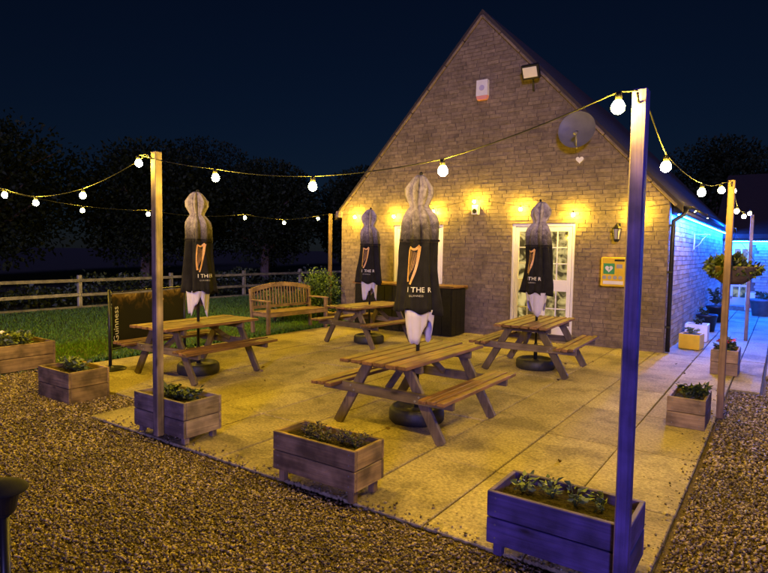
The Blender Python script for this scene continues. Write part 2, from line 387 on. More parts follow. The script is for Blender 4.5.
# patio slabs
patio = sheet('patio', [(-8.22, 3.66), (-5.46, 3.66), (-5.46, 3.0), (-.5, 3.0), (-.5, 8.45), (-.14, 8.45), (-.14, 21.4), (-1.66, 21.4), (-1.66, 10.9), (-8.22, 10.9)], -.022, M_JOINT)
slab_cache = {}
def slab(x0, x1, y0, y1):
    jx = random.uniform(.004, .010); jy = random.uniform(.003, .009)
    d = (round(x1-x0-jx*2, 3), round(y1-y0-jy*2, 3), .05); o = MB().box((0, 0, 0), d, .006).build('paving_slab', M_SLAB, patio)
    o.location = ((x0+x1)/2, (y0+y1)/2, -.025+random.uniform(-.003, .003)); o.rotation_euler = (random.uniform(-.003, .003), random.uniform(-.003, .003), random.uniform(-.004, .004))
xs = [-1.12-.645*k for k in range(12)][::-1]; xs[0] = -8.22
xs = xs+[-.5]
ys = [3.0, 4.1, 5.3, 6.5, 7.7, 8.9, 10.1, 10.88]
for i in range(len(xs)-1):
    for j in range(len(ys)-1):
        y0 = ys[j]
        if xs[i+1] < -5.4 and j == 0: y0 = 3.66
        slab(xs[i], xs[i+1], y0, ys[j+1])
yy = 10.88
while yy < 21.0:
    for a, b in ((-1.64, -1.12), (-1.12, -.5)): slab(a, b, yy, yy+1.2)
    yy += 1.2
yy = 8.5
while yy < 21.0: slab(-.5, -.16, yy, yy+1.2); yy += 1.2
tag(MB().box((-.085, 15.5, -.02), (.09, 11.8, .10), .01).build('kerb', M_COPING), kind='structure')

# ------------------------------------------------------------------ the gabled stone house
YW = 10.88; XL, XR = -8.80, -1.64; APX, APZ = -5.22, 6.40; EZ = 2.60; SL = (APZ-EZ)/(XR-APX)
house = thing('gabled_house', 'stone house with tall pointed gable and white glazed doors facing the patio', 'house', (0, 0, 0))
OPEN = [(-7.30, -6.02, .0, 2.27), (-4.47, -3.22, .0, 2.27)]      # glazed openings
def gx(z):   # gable half-limits at height z
    return (XL, XR) if z <= EZ else (APX-(APZ-z)/SL, APX+(APZ-z)/SL)
w = MB()
MY0, MY1 = YW+.008, YW+.30
def wbox(x0, x1, z0, z1): w.box(((x0+x1)/2, (MY0+MY1)/2, (z0+z1)/2), (x1-x0, MY1-MY0, z1-z0))
wbox(XL, OPEN[0][0], -.05, EZ); wbox(OPEN[0][1], OPEN[1][0], -.05, EZ); wbox(OPEN[1][1], XR, -.05, EZ)
for o in OPEN: wbox(o[0], o[1], o[3], EZ)
w.prism([(XL, EZ), (XR, EZ), (APX, APZ)], MY1-MY0, lambda u, v, k: (u, MY0+k, v))
w.box((XL+.15, (MY1+21.5)/2, 1.3), (.3, 21.5-MY1, 2.7)); w.box((XR-.158, (MY1+21.5)/2, 1.3), (.30, 21.5-MY1, 2.7))
w.build('wall', M_MORTAR, house)
# stones of the gable
bricks = []
z = -.03; row = 0; PITCH = .076
while z < APZ-.1:
    zc = z+PITCH/2; a0, a1 = gx(z+PITCH*.8)
    x = a0 if row % 2 else a0-.12
    while x < a1:
        L = random.choice((.20, .23, .26, .30, .36)); x0 = max(x, a0); x1 = min(x+L, a1); x += L
        segs = [(x0, x1)]
        for (p, q, r0, r1) in OPEN:
            if r0-.02 < zc < r1+.02:
                p2, q2 = p, q
                ns = []
                for (s0, s1) in segs:
                    if s1 <= p2 or s0 >= q2: ns.append((s0, s1))
                    else:
                        if s0 < p2: ns.append((s0, p2))
                        if s1 > q2: ns.append((q2, s1))
                segs = ns
        for s0, s1 in segs:
            if s1-s0 > .05: bricks.append(((s0+s1)/2, zc, s1-s0-.010, PITCH-.008, random.uniform(-.006, .003)))
    z += PITCH; row += 1
bricks.sort(key=lambda b: math.hypot(b[0], YW)+abs(b[1]-1.7)*.5)
ub = MB().box((0, 0, 0), (1, 1, 1)).build('walling_stone', M_STONE, house); ubm = ub.data
rest = MB()
for i, (x, zc, L, h, dy) in enumerate(bricks):
    if i < 300:
        o = ub if i == 0 else bpy.data.objects.new('walling_stone', ubm)
        if i: C.objects.link(o); o.parent = house
        o.location = (x, YW+.04+dy, zc); o.scale = (L, .08, h)
    else: rest.box((x, YW+.04+dy, zc), (L, .08, h))
tag(rest.build('walling_stones', M_STONE, house), kind='stuff')
# stones of the side wall, far and at a glancing angle: joined
def courses(x0, x1, z0, z1, f, skip=(), pitch=.09):
    b = MB(); z = z0; row = 0
    while z < z1-.04:
        x = x0-(.13 if row % 2 else 0)
        while x < x1:
            L = random.choice((.22, .30, .36, .42)); a = max(x, x0); c = min(x+L, x1); x += L
            if c-a < .06 or any(s0 < (a+c)/2 < s1 and t0 < z+pitch/2 < t1 for s0, s1, t0, t1 in skip): continue
            f(b, (a+c)/2, z+pitch/2, c-a-.012, pitch-.012, random.uniform(-.005, .004))
        z += pitch; row += 1
    return b
sb = courses(YW+.085, 21.45, -.03, 2.45, lambda b, u, z, L, h, d: b.box((XR-.034+d, u, z), (.08, L, h)))
tag(sb.build('side_walling_stones', M_SIDE, house), kind='stuff')
# roof slopes, coping along the verge, eaves board and gutter
for sgn in (-1, 1):
    r = MB(); e = APX+sgn*3.78; ez = APZ-3.78*SL
    r.prism([(APX, APZ+.03), (e, ez+.03), (e, ez+.15), (APX, APZ+.17)], 10.9, lambda u, v, k: (u, YW-.02+k, v))
    rf = r.build('roof', M_ROOF, house)
    nseg = 9
    for k in range(nseg):
        t0, t1 = k/nseg, (k+1)/nseg-.004
        p0 = Vector((APX+sgn*3.70*t0, YW+.05, APZ+.075-3.70*SL*t0)); p1 = Vector((APX+sgn*3.70*t1, YW+.05, APZ+.075-3.70*SL*t1))
        MB().bar(p0-Vector((0, 0, .03)), p1-Vector((0, 0, .03)), .17, .05, (0, 0, 1), .008).build('coping_stone', M_STONE, house)
    if sgn < 0: MB().box((APX+sgn*3.66, YW+.08, EZ-.05), (.20, .22, .16), .02).build('kneeler_stone', M_COPING, house)
MB().box((XR+.10, 16.3, 2.47), (.16, 10.5, .14), .01).build('eaves_board', M_BLACK, house)
g = MB()
g.prism([(math.cos(t)*.06, math.sin(t)*.06) for t in [math.pi+math.pi*k/8 for k in range(9)]], 10.5, lambda u, v, k: (XR+.24+u, 11.0+k, 2.53+v))
g.build('gutter', M_IRON, house, True)
MB().tube([(XR+.24, 11.02, 2.48), (XR+.20, 10.99, 2.38), (XR+.06, 10.95, 2.28), (XR+.055, 10.95, 2.0), (XR+.055, 10.95, .02)], .036, 10).build('downpipe', M_IRON, house, True)
for zz in (.45, 1.4, 2.2): MB().box((XR+.045, 10.95, zz), (.09, .10, .035), .004).build('pipe_bracket', M_IRON, house)
# white double doors with small panes
def glazed(x0, x1, z0, z1, y, leaf, room, parent):
    fr = MB()
    for xx in (x0+.03, x1-.03): fr.box((xx, y, (z0+z1)/2), (.06, .09, z1-z0), .004)
    fr.box(((x0+x1)/2, y+.001, z1-.03), (x1-x0-.122, .088, .06), .004); fr.box(((x0+x1)/2, y+.001, z0+.03), (x1-x0-.122, .088, .06), .004)
    fr.build('frame', M_UPVC, parent)
    n = 2; lw = (x1-x0-.13)/n
    for k in range(n):
        a = x0+.065+k*lw; b = a+lw-.006
        d = MB(); st = .075; y2 = y-.006
        zb, zt = z0+.065, z1-.065
        for xx in (a+st/2, b-st/2): d.box((xx, y2, (zb+zt)/2), (st, .05, zt-zb), .004)
        rails = [(zb, zb+.20), (zt-.09, zt)]
        if leaf == 'door': rails.insert(1, (zb+.88, zb+1.10)); rows = [2, 3]
        else: rails.insert(1, (zb+.92, zb+.99)); rows = [2, 4]
        for r0, r1 in rails: d.box(((a+b)/2, y2, (r0+r1)/2), (b-a-2*st-.002, .048, r1-r0), .003)
        lf = d.build('door_leaf', M_UPVC, parent)
        for q in range(2):
            za, zc = rails[q][1], rails[q+1][0]; xm0, xm1 = a+st, b-st
            bars = MB(); nc, nr = 2, rows[q]
            for c in range(1, nc): bars.box((xm0+(xm1-xm0)*c/nc, y2, (za+zc)/2), (.022, .036, zc-za), .003)
            for r_ in range(1, nr):
                for c in range(nc): bars.box((xm0+(xm1-xm0)*(c+.5)/nc, y2, za+(zc-za)*r_/nr), ((xm1-xm0)/nc-.024, .034, .022), .003)
            bars.build('glazing_bar', M_UPVC, lf)
            for c in range(nc):
                for r_ in range(nr):
                    MB().box((xm0+(xm1-xm0)*(c+.5)/nc, y2+.004, za+(zc-za)*(r_+.5)/nr), ((xm1-xm0)/nc-.004, .008, (zc-za)/nr-.004)).build('pane', room, lf)
        if leaf == 'door' and k == 1:
            MB().cyl((a+.04, y2-.025, zb+1.0), (a+.04, y2-.07, zb+1.0), .011).cyl((a+.04, y2-.065, zb+1.0), (a+.14, y2-.065, zb+1.0), .009).build('handle', M_IRON, lf)
glazed(*OPEN[1][:2], .02, 2.265, YW+.085, 'door', M_ROOM, house)
glazed(*OPEN[0][:2], .02, 2.265, YW+.085, 'window', M_ROOMD, house)
MB().box(((OPEN[1][0]+OPEN[1][1])/2, YW+.02, .008), (1.24, .24, .05), .006).build('door_sill', M_COPING, house)
MB().box((APX, 14.0, 1.3), (7.1, .1, 2.6)).build('inner_wall', M_MORTAR, house)

# ------------------------------------------------------------------ annexe across the end of the path
annex = thing('annexe', 'low stone annexe under a blue lit eave at the end of the path', 'building', (0, 0, 0))
AY = 21.5; DR = (-1.38, -.86)
a = MB(); a.box((-1.53, AY+.15, 1.1), (.29, .3, 2.3)); a.box((2.58, AY+.15, 1.1), (6.85, .3, 2.3)); a.box((-1.115, AY+.152, 2.18), (.53, .3, .14))
a.build('wall', M_MORTAR, annex)
ab = courses(-1.60, 6, -.03, 2.18, lambda b, u, z, L, h, d: b.box((u, AY-.024+d, z), (L, .07, h)), skip=[(DR[0]-.05, DR[1]+.05, -.1, 2.12), (.35, 1.25, .9, 2.0)])
tag(ab.build('walling_stones', M_SIDE, annex), kind='stuff')
r = MB(); r.prism([(AY-.35, 2.24), (AY+4.2, 4.6), (AY+4.2, 4.75), (AY-.35, 2.38)], 7.9, lambda u, v, k: (-1.9+k, u, v)); r.build('roof', M_ROOF, annex)
MB().box((2.2, AY-.22, 2.22), (7.8, .10, .10), .01).build('eaves_board', M_BLACK, annex)
dm = MB()
dm.box((-1.12, AY+.02, 1.08), (.50, .06, 2.05), .004); dd = dm.build('door', M_UPVC, annex)
for c in range(2):
    for k in range(4): MB().box((-1.22+c*.20, AY-.016, .55+k*.40), (.16, .02, .34), .003).build('pane', M_ROOMB, dd)
MB().cyl((-.93, AY-.02, 1.0), (-.93, AY-.08, 1.0), .015).build('handle', M_IRON, dd)
MB().box((-1.12, AY-.32, .06), (.75, .45, .16), .01).build('step', M_COPING, annex)
wn_ = MB().box((.8, AY+.0, 1.45), (.9, .08, 1.1), .005).build('window', M_UPVC, annex)
for c in range(2): MB().box((.6+c*.41, AY-.046, 1.45), (.36, .02, .98), .003).build('pane', M_ROOMB, wn_)
# blue LED strips under both eaves
led = thing('led_strip', 'blue light strip under the eaves of the side wall of the house', 'light strip', (0, 0, 0), group='blue eave light strips')
MB().box((XR+.12, 16.1, 2.385), (.016, 10.2, .016)).build('led_tape', M_LED, led); MB().box((XR+.12, 16.1, 2.3975), (.03, 10.24, .008)).build('channel', M_GREYP, led)
led2 = thing('led_strip', 'blue light strip under the eaves of the annexe', 'light strip', (0, 0, 0), group='blue eave light strips')
MB().box((2.2, AY-.22, 2.153), (7.4, .016, .016)).build('led_tape', M_LED, led2); MB().box((2.2, AY-.22, 2.1655), (7.44, .03, .008)).build('channel', M_GREYP, led2)

# ------------------------------------------------------------------ fittings on the gable
t = thing('satellite_dish', 'round grey satellite dish mounted high on the gable', 'satellite dish', (-3.19, YW-.02, 3.92))
d = MB(); prof = [(.33*k/8, .07*(k/8)**2) for k in range(9)]
d.lathe(prof+[(.335, .075), (.33, .062)]+[(.33*k/8, .07*(k/8)**2-.008) for k in range(7, -1, -1)], 32)
Rm = Matrix.Rotation(rad(82), 3, 'X')
d.v = [tuple(Rm @ Vector(v)+Vector((0, -.16, 0))) for v in d.v]; d.build('dish', M_GREYP, t, True)
MB().tube([(0, .02, -.05), (0, -.10, -.05), (0, -.15, -.02)], .022, 8).build('bracket', M_GREYP, t, True)
MB().tube([(0, -.16, -.32), (.04, -.34, -.26), (.06, -.46, -.10)], .012, 6).build('arm', M_GREYP, t, True)
MB().cyl((.06, -.50, -.11), (.06, -.40, -.07), .035, .028).build('receiver', M_GREYP, t, True)
heart = [(math.sin(q)**3*16/17, (13*math.cos(q)-5*math.cos(2*q)-2*math.cos(3*q)-math.cos(4*q))/17) for q in [2*math.pi*k/28 for k in range(28)]]
h_ = MB().prism([(u*.075, v*.075) for u, v in heart[::-1]], .03, lambda u, v, k: (-3.18+u, YW-.002-k, 3.42+v)).build('heart_ornament', M_WHITE)
tag(h_, 'small white heart ornament on the wall below the satellite dish', 'ornament')
t = thing('alarm_box', 'white burglar alarm box with red base high on the gable', 'alarm box', (-5.16, YW, 4.96))
MB().prism([(-.12, .19), (.12, .19), (.125, -.12), (-.125, -.12)][::-1], .09, lambda u, v, k: (u, -k+.004, v)).build('cover', M_WHITE, t)
MB().prism([(-.125, -.122), (.125, -.122), (.10, -.20), (-.10, -.20)][::-1], .086, lambda u, v, k: (u, -k+.004, v)).build('strobe', plain('pink_strobe', (.75, .32, .28), .4), t)
MB().cyl((0, -.087, .03), (0, -.094, .03), .055, n=16).build('emblem', plain('lilac_print', (.45, .42, .62), .5), t)
t = thing('floodlight', 'square black floodlight with pale glass near the gable verge', 'floodlight', (-4.10, YW, 5.08))
fl = MB().box((0, -.20, .03), (.34, .09, .27), .015, Matrix.Rotation(rad(28), 3, 'X')); hs = fl.build('housing', M_IRON, t)
MB().box((0, -.2432, .0070), (.27, .012, .19), .003, Matrix.Rotation(rad(28), 3, 'X')).build('glass', M_LENS, hs)
MB().tube([(0, .01, -.28), (0, -.03, -.28), (.0, -.05, -.12), (0, -.16, .0)], .018, 8).build('bracket', M_IRON, t, True)
t = thing('security_camera', 'white boxy sensor with dark round lens on the wall between window and doors', 'sensor', (-5.24, YW, 2.55))
MB().box((0, -.055, 0), (.15, .10, .19), .012).build('housing', M_WHITE, t)
MB().cyl((0, -.10, -.02), (0, -.125, -.02), .05, .045, 18).build('lens', M_IRON, t)
t = thing('wall_lantern', 'unlit black carriage lantern on the wall above the defibrillator', 'lantern', (-2.45, YW, 2.14))
MB().tube([(0, .01, .02), (0, -.10, .10), (0, -.15, .02), (0, -.15, -.0)], .012, 6).build('bracket', M_IRON, t, True)
MB().box((0, -.008, .0), (.07, .02, .22), .005).build('back_plate', M_IRON, t)
MB().lathe([(.0, .16), (.025, .13), (.09, .07), (.085, .06), (.03, .06)], 6, (0, -.15, -.06)).build('cap', M_IRON, t)
cg = MB()
for k in range(6):
    q = k*math.pi/3; cg.cyl((.078*math.cos(q), -.15+.078*math.sin(q), 0), (.05*math.cos(q), -.15+.05*math.sin(q), -.18), .006, n=5)
cg.lathe([(.03, -.23), (.052, -.2), (.055, -.18), (.03, -.18)], 6, (0, -.15, 0)); cg.build('cage', M_IRON, t)
MB().lathe([(.044, -.178), (.07, -.002)], 6, (0, -.15, 0)).build('glass', plain('lantern_glass', (.42, .40, .36), .15), t)
t = thing('defibrillator_cabinet', 'yellow wall cabinet with green heart sign beside the doors', 'cabinet', (-2.475, YW, 1.38))
MB().box((0, -.085, 0), (.43, .17, .52), .015).build('case', M_YEL, t)
MB().box((-.075, -.173, .055), (.19, .006, .19), .001).build('heart_sign', M_GREEN, t)
MB().prism([(-.075+u*.07, .055+v*.07) for u, v in heart[::-1]], .003, lambda u, v, k: (u, -.1765-k, v)).build('heart', M_PRINT, t)
MB().prism([(-.055, .10), (-.085, .05), (-.07, .05), (-.085, .015), (-.05, .062), (-.067, .062)], .002, lambda u, v, k: (u, -.180-k, v)).build('lightning_bolt', M_GREEN, t)
MB().box((.10, -.173, .10), (.10, .006, .07), .001).build('label_panel', M_GPRINT, t)
MB().box((.10, -.174, .205), (.17, .008, .035), .002).build('latch_strip', M_IRON, t)
for k in range(4): MB().cyl((-.15+k*.09, -.168, -.10), (-.15+k*.09, -.174, -.10), .034, n=16).build('pictogram', M_GPRINT, t)
MB().box((0, -.173, -.19), (.34, .005, .06), .001).build('text_panel', M_PRINT, t)

# ------------------------------------------------------------------ posts and festoon lights
def post(x, y, h, wd, m, label, lean=(0, 0), z0=0):
    t = thing('light_post', label, 'post', (x, y, 0), group='posts carrying the festoon lights')
    MB().bar((0, 0, z0), (lean[0], lean[1], h), wd, wd, (0, 1, 0), .006).build('shaft', m['z'], t)
    MB().tube([(lean[0], lean[1], h-.07), (lean[0], lean[1]-wd/2-.03, h-.06), (lean[0], lean[1]-wd/2-.045, h-.03)], .006, 6).build('hook', M_IRON, t, True)
    return t
post(-4.40, 2.944, 2.50, .068, W_GREY, 'pale weathered post bolted to the front of a grey planter', (.0, 0), .06)
post(-.572, 2.865, 2.45, .066, W_BLUE_LIT, 'thick post coloured by blue light, bolted to the front of the blue planter', (.0, 0), .03)
post(-.475, 6.90, 2.47, .064, W_POST, 'brown post with a hanging basket, beside the small square planter')
post(-.555, 13.6, 2.52, .064, W_POST, 'slim brown post standing on the path towards the annexe')
post(-8.92, 10.60, 2.55, .07, W_POST, 'bare post rising behind the leafy shrub at the house corner')
post(-8.85, 3.05, 2.52, .085, W_GREY, 'post at the lawn corner of the patio, outside the view')
BULB = MB().lathe([(.012, 0), (.021, -.008), (.029, -.024), (.030, -.036), (.026, -.050), (.015, -.061), (.002, -.065)], 12)
SOCK = MB().lathe([(.006, .036), (.015, .032), (.016, -.002), (.012, -.004)], 8)
bm_me = None
def festoon(label, pts, ends, wob=.0):
    """pts: bulb points (bulb middle); cable passes just above them, from ends[0] to ends[1]"""
    global bm_me, sk_me
    t = thing('festoon_lights', label, 'string lights', (0, 0, 0), group='festoon light strings')
    path = [Vector(ends[0])]+[Vector(p)+Vector((0, 0, .078)) for p in pts]+[Vector(ends[1])]
    fine = []
    for i in range(len(path)-1):     # gentle sag between the fixed points
        p, q = path[i], path[i+1]
        for k in range(6): s = k/6; fine.append(p.lerp(q, s)-Vector((0, 0, .035*(p-q).length*4*s*(1-s)*.5)))
    fine.append(path[-1])
    MB().tube(fine, .0036, 5).build('cable', M_WIRE, t, True)
    for p in pts:
        if bm_me is None:
            b = BULB.build('bulb', M_BULB, t, True); bm_me = b.data; s = SOCK.build('socket', M_IRON, b, True); sk_me = s.data
        else:
            b = bpy.data.objects.new('bulb', bm_me); C.objects.link(b); b.parent = t
            s = bpy.data.objects.new('socket', sk_me); C.objects.link(s); s.parent = b
        b.location = (p[0], p[1], p[2]+.040); b.rotation_euler = (random.uniform(-.12, .12), random.uniform(-.12, .12), random.random()*6)
    return t
festoon('festoon lights strung from the blue post to the pale weathered post', [(-.655, 2.80, 2.36), (-1.7, 3.05, 2.17), (-2.73, 3.05, 2.13), (-3.77, 3.05, 2.25), (-4.56, 2.88, 2.40)][::-1], ((-4.40, 2.87, 2.47), (-.572, 2.79, 2.43)))
festoon('festoon lights strung from the pale weathered post over the grey planters to the lawn corner', [(-5.79, 3.05, 2.19), (-6.78, 3.05, 2.15), (-7.53, 3.05, 2.27), (-8.3, 3.05, 2.40)], ((-4.40, 2.87, 2.47), (-8.85, 3.0, 2.50)))
festoon('festoon lights strung along the lawn edge to the post behind the shrub', [(-8.9, 10.13, 2.40), (-8.9, 9.03, 2.25), (-8.9, 7.93, 2.30), (-8.9, 6.86, 2.20), (-8.9, 5.79, 2.24), (-8.9, 4.68, 2.23), (-8.9, 3.6, 2.36)], ((-8.92, 10.54, 2.54), (-8.85, 3.1, 2.50)))
festoon('festoon lights strung across the house wall above the doors', [(x, YW-.13, zz) for x, zz in ((-8.31, 2.46), (-7.21, 2.45), (-6.2, 2.53), (-5.24, 2.71), (-4.25, 2.53), (-3.23, 2.40), (-2.16, 2.42))], ((-8.92, 10.54, 2.52), (-1.66, YW-.06, 2.56)))
festoon('festoon lights strung from the blue post to the post with the hanging basket', [(-.6, 3.77, 2.21), (-.55, 5.12, 2.18), (-.53, 6.45, 2.32)], ((-.56, 2.91, 2.42), (-.475, 6.77, 2.45)))
festoon('festoon lights strung between the basket post and the slim path post', [(-.50, 7.5, 2.41), (-.55, 9.1, 2.29), (-.55, 10.71, 2.31), (-.55, 12.42, 2.46)], ((-.475, 6.89, 2.45), (-.555, 13.55, 2.50)))
festoon('festoon lights strung round the house corner along the side wall', [(-1.38, 11.84, 2.50), (-1.38, 13.93, 2.50)], ((-1.60, YW-.03, 2.58), (-1.36, 15.5, 2.62)))

# ------------------------------------------------------------------ picnic tables
def picnic(label):
    t = thing('picnic_table', label, 'picnic table', group='picnic tables on the patio')
    L = 1.55; npl = 6; pw = .104
    for k in range(npl):
        x = (k-(npl-1)/2)*(pw+.022)
        hl = L+random.uniform(-.008, .008)
        MB().box((x, 0, .683), (pw, hl, .034), .005).build('top_plank', W_TABLE['y'], t)
    for s in (-1, 1):
        for k in range(3): MB().box((s*(.520+k*.090), 0, .425), (.072, L, .034), .005).build('bench_plank', W_TABLE['y'], t)
    for e in (-1, 1):
        for s in (-1, 1):
            MB().bar((s*.20, e*.53, .664), (s*.585, e*.53, .0), .095, .042, (0, 1, 0), .004).build('leg', W_LEG['z'], t)
        MB().box((0, e*.574, .385), (1.44, .042, .095), .004).build('seat_beam', W_LEG['x'], t)
        for s in (-1, 1):
            for du in (-.02, .02): MB().cyl((s*(.362+du), e*.592, .385+du), (s*(.362+du), e*.601, .385+du), .010, n=8).build('bolt', M_GREYP, t)
        MB().box((0, e*.488, .628), (.70, .042, .075), .004).build('top_beam', W_LEG['x'], t)
        MB().bar((0, e*.545, .40), (0, e*.16, .655), .042, .06, (0, 0, 1), .004).build('brace', W_LEG['y'], t)
    return t
tabs = [((-6.48, 4.95), 2, 'picnic table beside the black cafe banner'),
        ((-6.22, 8.52), -6, 'picnic table in front of the black bar counter'),
        ((-2.97, 4.90), 0, 'picnic table between the brown planter and the blue planter'),
        ((-2.95, 8.22), 3, 'picnic table in front of the white double doors')]
base_t = picnic(tabs[2][2]); tob = []
for i, ((x, y), rz, lab) in enumerate(tabs):
    o = base_t if i == 2 else copy_tree(base_t, None, lab)
    o.location = (x, y, .002); o.rotation_euler = (0, 0, rad(rz)); tob.append(o)
    for c in o.children:
        if 'plank' in c.name: c.location = (random.uniform(-.003, .003), random.uniform(-.012, .012), random.uniform(-.002, .002)); c.rotation_euler = (0, random.uniform(-.012, .012), random.uniform(-.003, .003))

# ------------------------------------------------------------------ folded parasols with round bases
PROF = [(2.435, .028), (2.405, .060), (2.315, .112), (2.245, .110), (2.155, .074), (2.13, .070), (2.09, .108), (2.04, .138), (1.99, .148), (1.93, .151), (1.86, .152), (1.81, .153), (1.78, .154), (1.72, .157), (1.6, .162), (1.45, .178), (1.3, .195), (1.18, .203), (1.10, .208)]
def Rz(z):
    for (z0, r0), (z1, r1) in zip(PROF, PROF[1:]):
        if z1 <= z <= z0: s = (z0-z)/(z0-z1); return r0+(r1-r0)*s
    return PROF[-1][1] if z < PROF[-1][0] else PROF[0][1]
def parasol(x, y, face, seed, label, scale=1.0):
    rs = random.Random(seed); ph = rs.random()*6; tw = rs.uniform(-.6, .6)
    t = thing('folded_parasol', label, 'parasol', (x, y, 0), 0, 'folded parasols'); t.scale = (1, 1, scale)
    NTH = 144
    def rad_(th, z):
        q = th-face; q = (q+math.pi) % (2*math.pi)-math.pi
        fr = max(0, min(1, (abs(q)-.7)/.5)); kz = max(0, min(1, (z-1.70)/.15)); flat = (.22+.78*fr)*(1-kz)+kz
        sharp = 1.3-2.2*abs(math.sin(3.5*th+ph+tw*(2.4-z)))          # cloth gathered in sharp folds
        wv = sharp+.45*math.cos(11*th+ph*2+5*z+seed)+.25*math.cos(17*th-7*z)
        amp = .25 if z < 2.12 else .36
        lean = .12*math.cos(th-ph*3)*(1 if z > 2.12 else .3)
        flare = .11*max(0, (1.7-z)/.6)*math.cos(th-face+1.4+seed)
        return .89*Rz(z)*(1+amp*flat*wv+lean+flare-.06*math.cos(2*(th-face))*(1-kz))
    def surf(th, z, out=0):
        r = rad_(th, z)+out; k = max(0, min(1, (z-1.85)/.3))     # the loose top slumps to one side
        return (r*math.cos(th)+k*.022*math.cos(ph*5+z*4), r*math.sin(th)+k*.022*math.sin(ph*5+z*4), z)
    def shell(name, zs, mat, hem=None):
        b = MB(); vs = []
        for z in zs:
            for j in range(NTH):
                th = 2*math.pi*j/NTH; zz = z+(hem(th) if hem and z == zs[-1] else 0); vs.append(surf(th, z) [:2]+(zz,))
        k = len(zs)
        b.add(vs, [(i*NTH+j, i*NTH+(j+1) % NTH, (i+1)*NTH+(j+1) % NTH, (i+1)*NTH+j) for i in range(k-1) for j in range(NTH)])
        o = b.build(name, mat, t, True)
        md = o.modifiers.new('cloth', 'SOLIDIFY'); md.thickness = .004; md.offset = -1
        return o
    zt = sorted({p[0] for p in PROF if p[0] >= 1.78} | {2.36, 2.20}, reverse=True)
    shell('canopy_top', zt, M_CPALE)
    shell('canopy', [1.78-.68*k/14 for k in range(15)], M_CBLK, lambda th: .022*math.cos(5*th+ph)+.02*math.cos(th-face+1.2))
    # white lining hanging in points below the hem
    b = MB(); vs = []
    for i in range(6):
        s = i/5
        for j in range(NTH):
            th = 2*math.pi*j/NTH; pt = abs(((th*3/(2*math.pi)+ph) % 1)*2-1)
            zb = .81+.17*(1-pt)**1.4+.05*math.sin(2*th+ph)+.02*math.sin(9*th+seed); z = 1.12+(zb-1.12)*s
            r = (.148-.025*s)*(1+.10*math.cos(3*th+ph*3)+.16*(.3+.7*s)*(abs(math.sin(4.5*th+seed))-.6)); vs.append((r*math.cos(th), r*math.sin(th), z))
    b.add(vs, [(i*NTH+j, i*NTH+(j+1) % NTH, (i+1)*NTH+(j+1) % NTH, (i+1)*NTH+j) for i in range(5) for j in range(NTH)])
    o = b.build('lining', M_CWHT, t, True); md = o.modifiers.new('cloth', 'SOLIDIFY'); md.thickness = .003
    MB().cyl((0, 0, .0), (0, 0, 2.44), .019, n=12).build('pole', M_IRON, t, True)
    MB().lathe([(.0, 2.475), (.014, 2.47), (.02, 2.455), (.016, 2.44)], 12).build('finial', M_IRON, t, True)
    # tie strap
    ring = [surf(2*math.pi*j/60, 1.80, .014) for j in range(61)]
    v = []; 
    for p in ring: v += [(p[0], p[1], 1.790), (p[0], p[1], 1.812)]
    sp = MB().add(v, [(2*i, 2*i+2, 2*i+3, 2*i+1) for i in range(60)]).build('tie_strap', M_CBLK, t)
    md = sp.modifiers.new('cloth', 'SOLIDIFY'); md.thickness = .003
    # print: harp emblem and lettering wrapped on the front panel
    def wrap(u, v): th = face+u/.168; return surf(th, v, .015)
    harp = MB()
    def ribbon(pts, w0, w1):
        L_, R_ = [], []
        for i, (u, v_) in enumerate(pts):
            u0, v0 = pts[max(i-1, 0)]; u1, v1 = pts[min(i+1, len(pts)-1)]; dx, dy = u1-u0, v1-v0; m_ = math.hypot(dx, dy) or 1
            wd = w0+(w1-w0)*i/(len(pts)-1); L_.append(wrap(u-dy/m_*wd, v_+dx/m_*wd)); R_.append(wrap(u+dy/m_*wd, v_-dx/m_*wd))
        harp.add(L_+R_, [(i, i+1, len(pts)+i+1, len(pts)+i) for i in range(len(pts)-1)])
    o0 = -.045
    ribbon([(o0-.055+.11*s, 1.735-.03*math.sin(s*math.pi)+.015*s) for s in [k/10 for k in range(11)]], .010, .013)
    ribbon([(o0-.055-.012*math.sin(s*math.pi), 1.73-.33*s) for s in [k/10 for k in range(11)]], .009, .012)
    ribbon([(o0+.055-.085*s+.012*math.sin(s*math.pi), 1.745-.37*s) for s in [k/10 for k in range(11)]], .017, .009)
    for k in range(5): ribbon([(o0-.035+k*.016, 1.70-.005*k), (o0-.045+k*.009, 1.45+.02*k)], .0015, .0015)
    harp.build('harp_emblem', M_GOLD, t)
    for s_, size, z0_, mt, nm, off in (('I THE R', .070, 1.30, M_PRINT, 'lettering', .014), ('GUINNESS', .028, 1.255, M_GPRINT, 'small_lettering', -.012)):
        vs_, fs_ = text_mesh(s_, size)
        MB().add([wrap(vx+off, z0_+vy) for vx, vy, _ in vs_], fs_).build(nm, mt, t)['kind'] = 'stuff'
    return t
def pbase(x, y, label):
    t = thing('parasol_base', label, 'parasol base', (x, y, 0), 0, 'round parasol bases under the tables')
    MB().lathe([(.0, .0), (.262, .0), (.276, .018), (.280, .06), (.274, .115), (.258, .138), (.24, .146), (.222, .140), (.21, .112), (.06, .108), (.045, .13), (.0, .13)], 40).build('weight', M_RUB, t, True)
    MB().lathe([(.028, .09), (.028, .36), (.022, .365)], 16).build('tube', M_IRON, t, True)
    MB().cyl((.028, 0, .30), (.07, 0, .30), .012).build('knob', M_RUB, t)
for i, ((x, y), rz, lab) in enumerate(tabs):
    f = math.atan2(-y, -x)+(.55, -.25, -.05, -.5)[i]
    nm = ('the black cafe banner', 'the black bar counter', 'the brown and blue planters', 'the white double doors')[i]
    parasol(x, y, f, 11+i, 'folded black parasol with pale top, at the table by '+nm)
    pbase(x, y, 'round black parasol base under the table by '+nm)

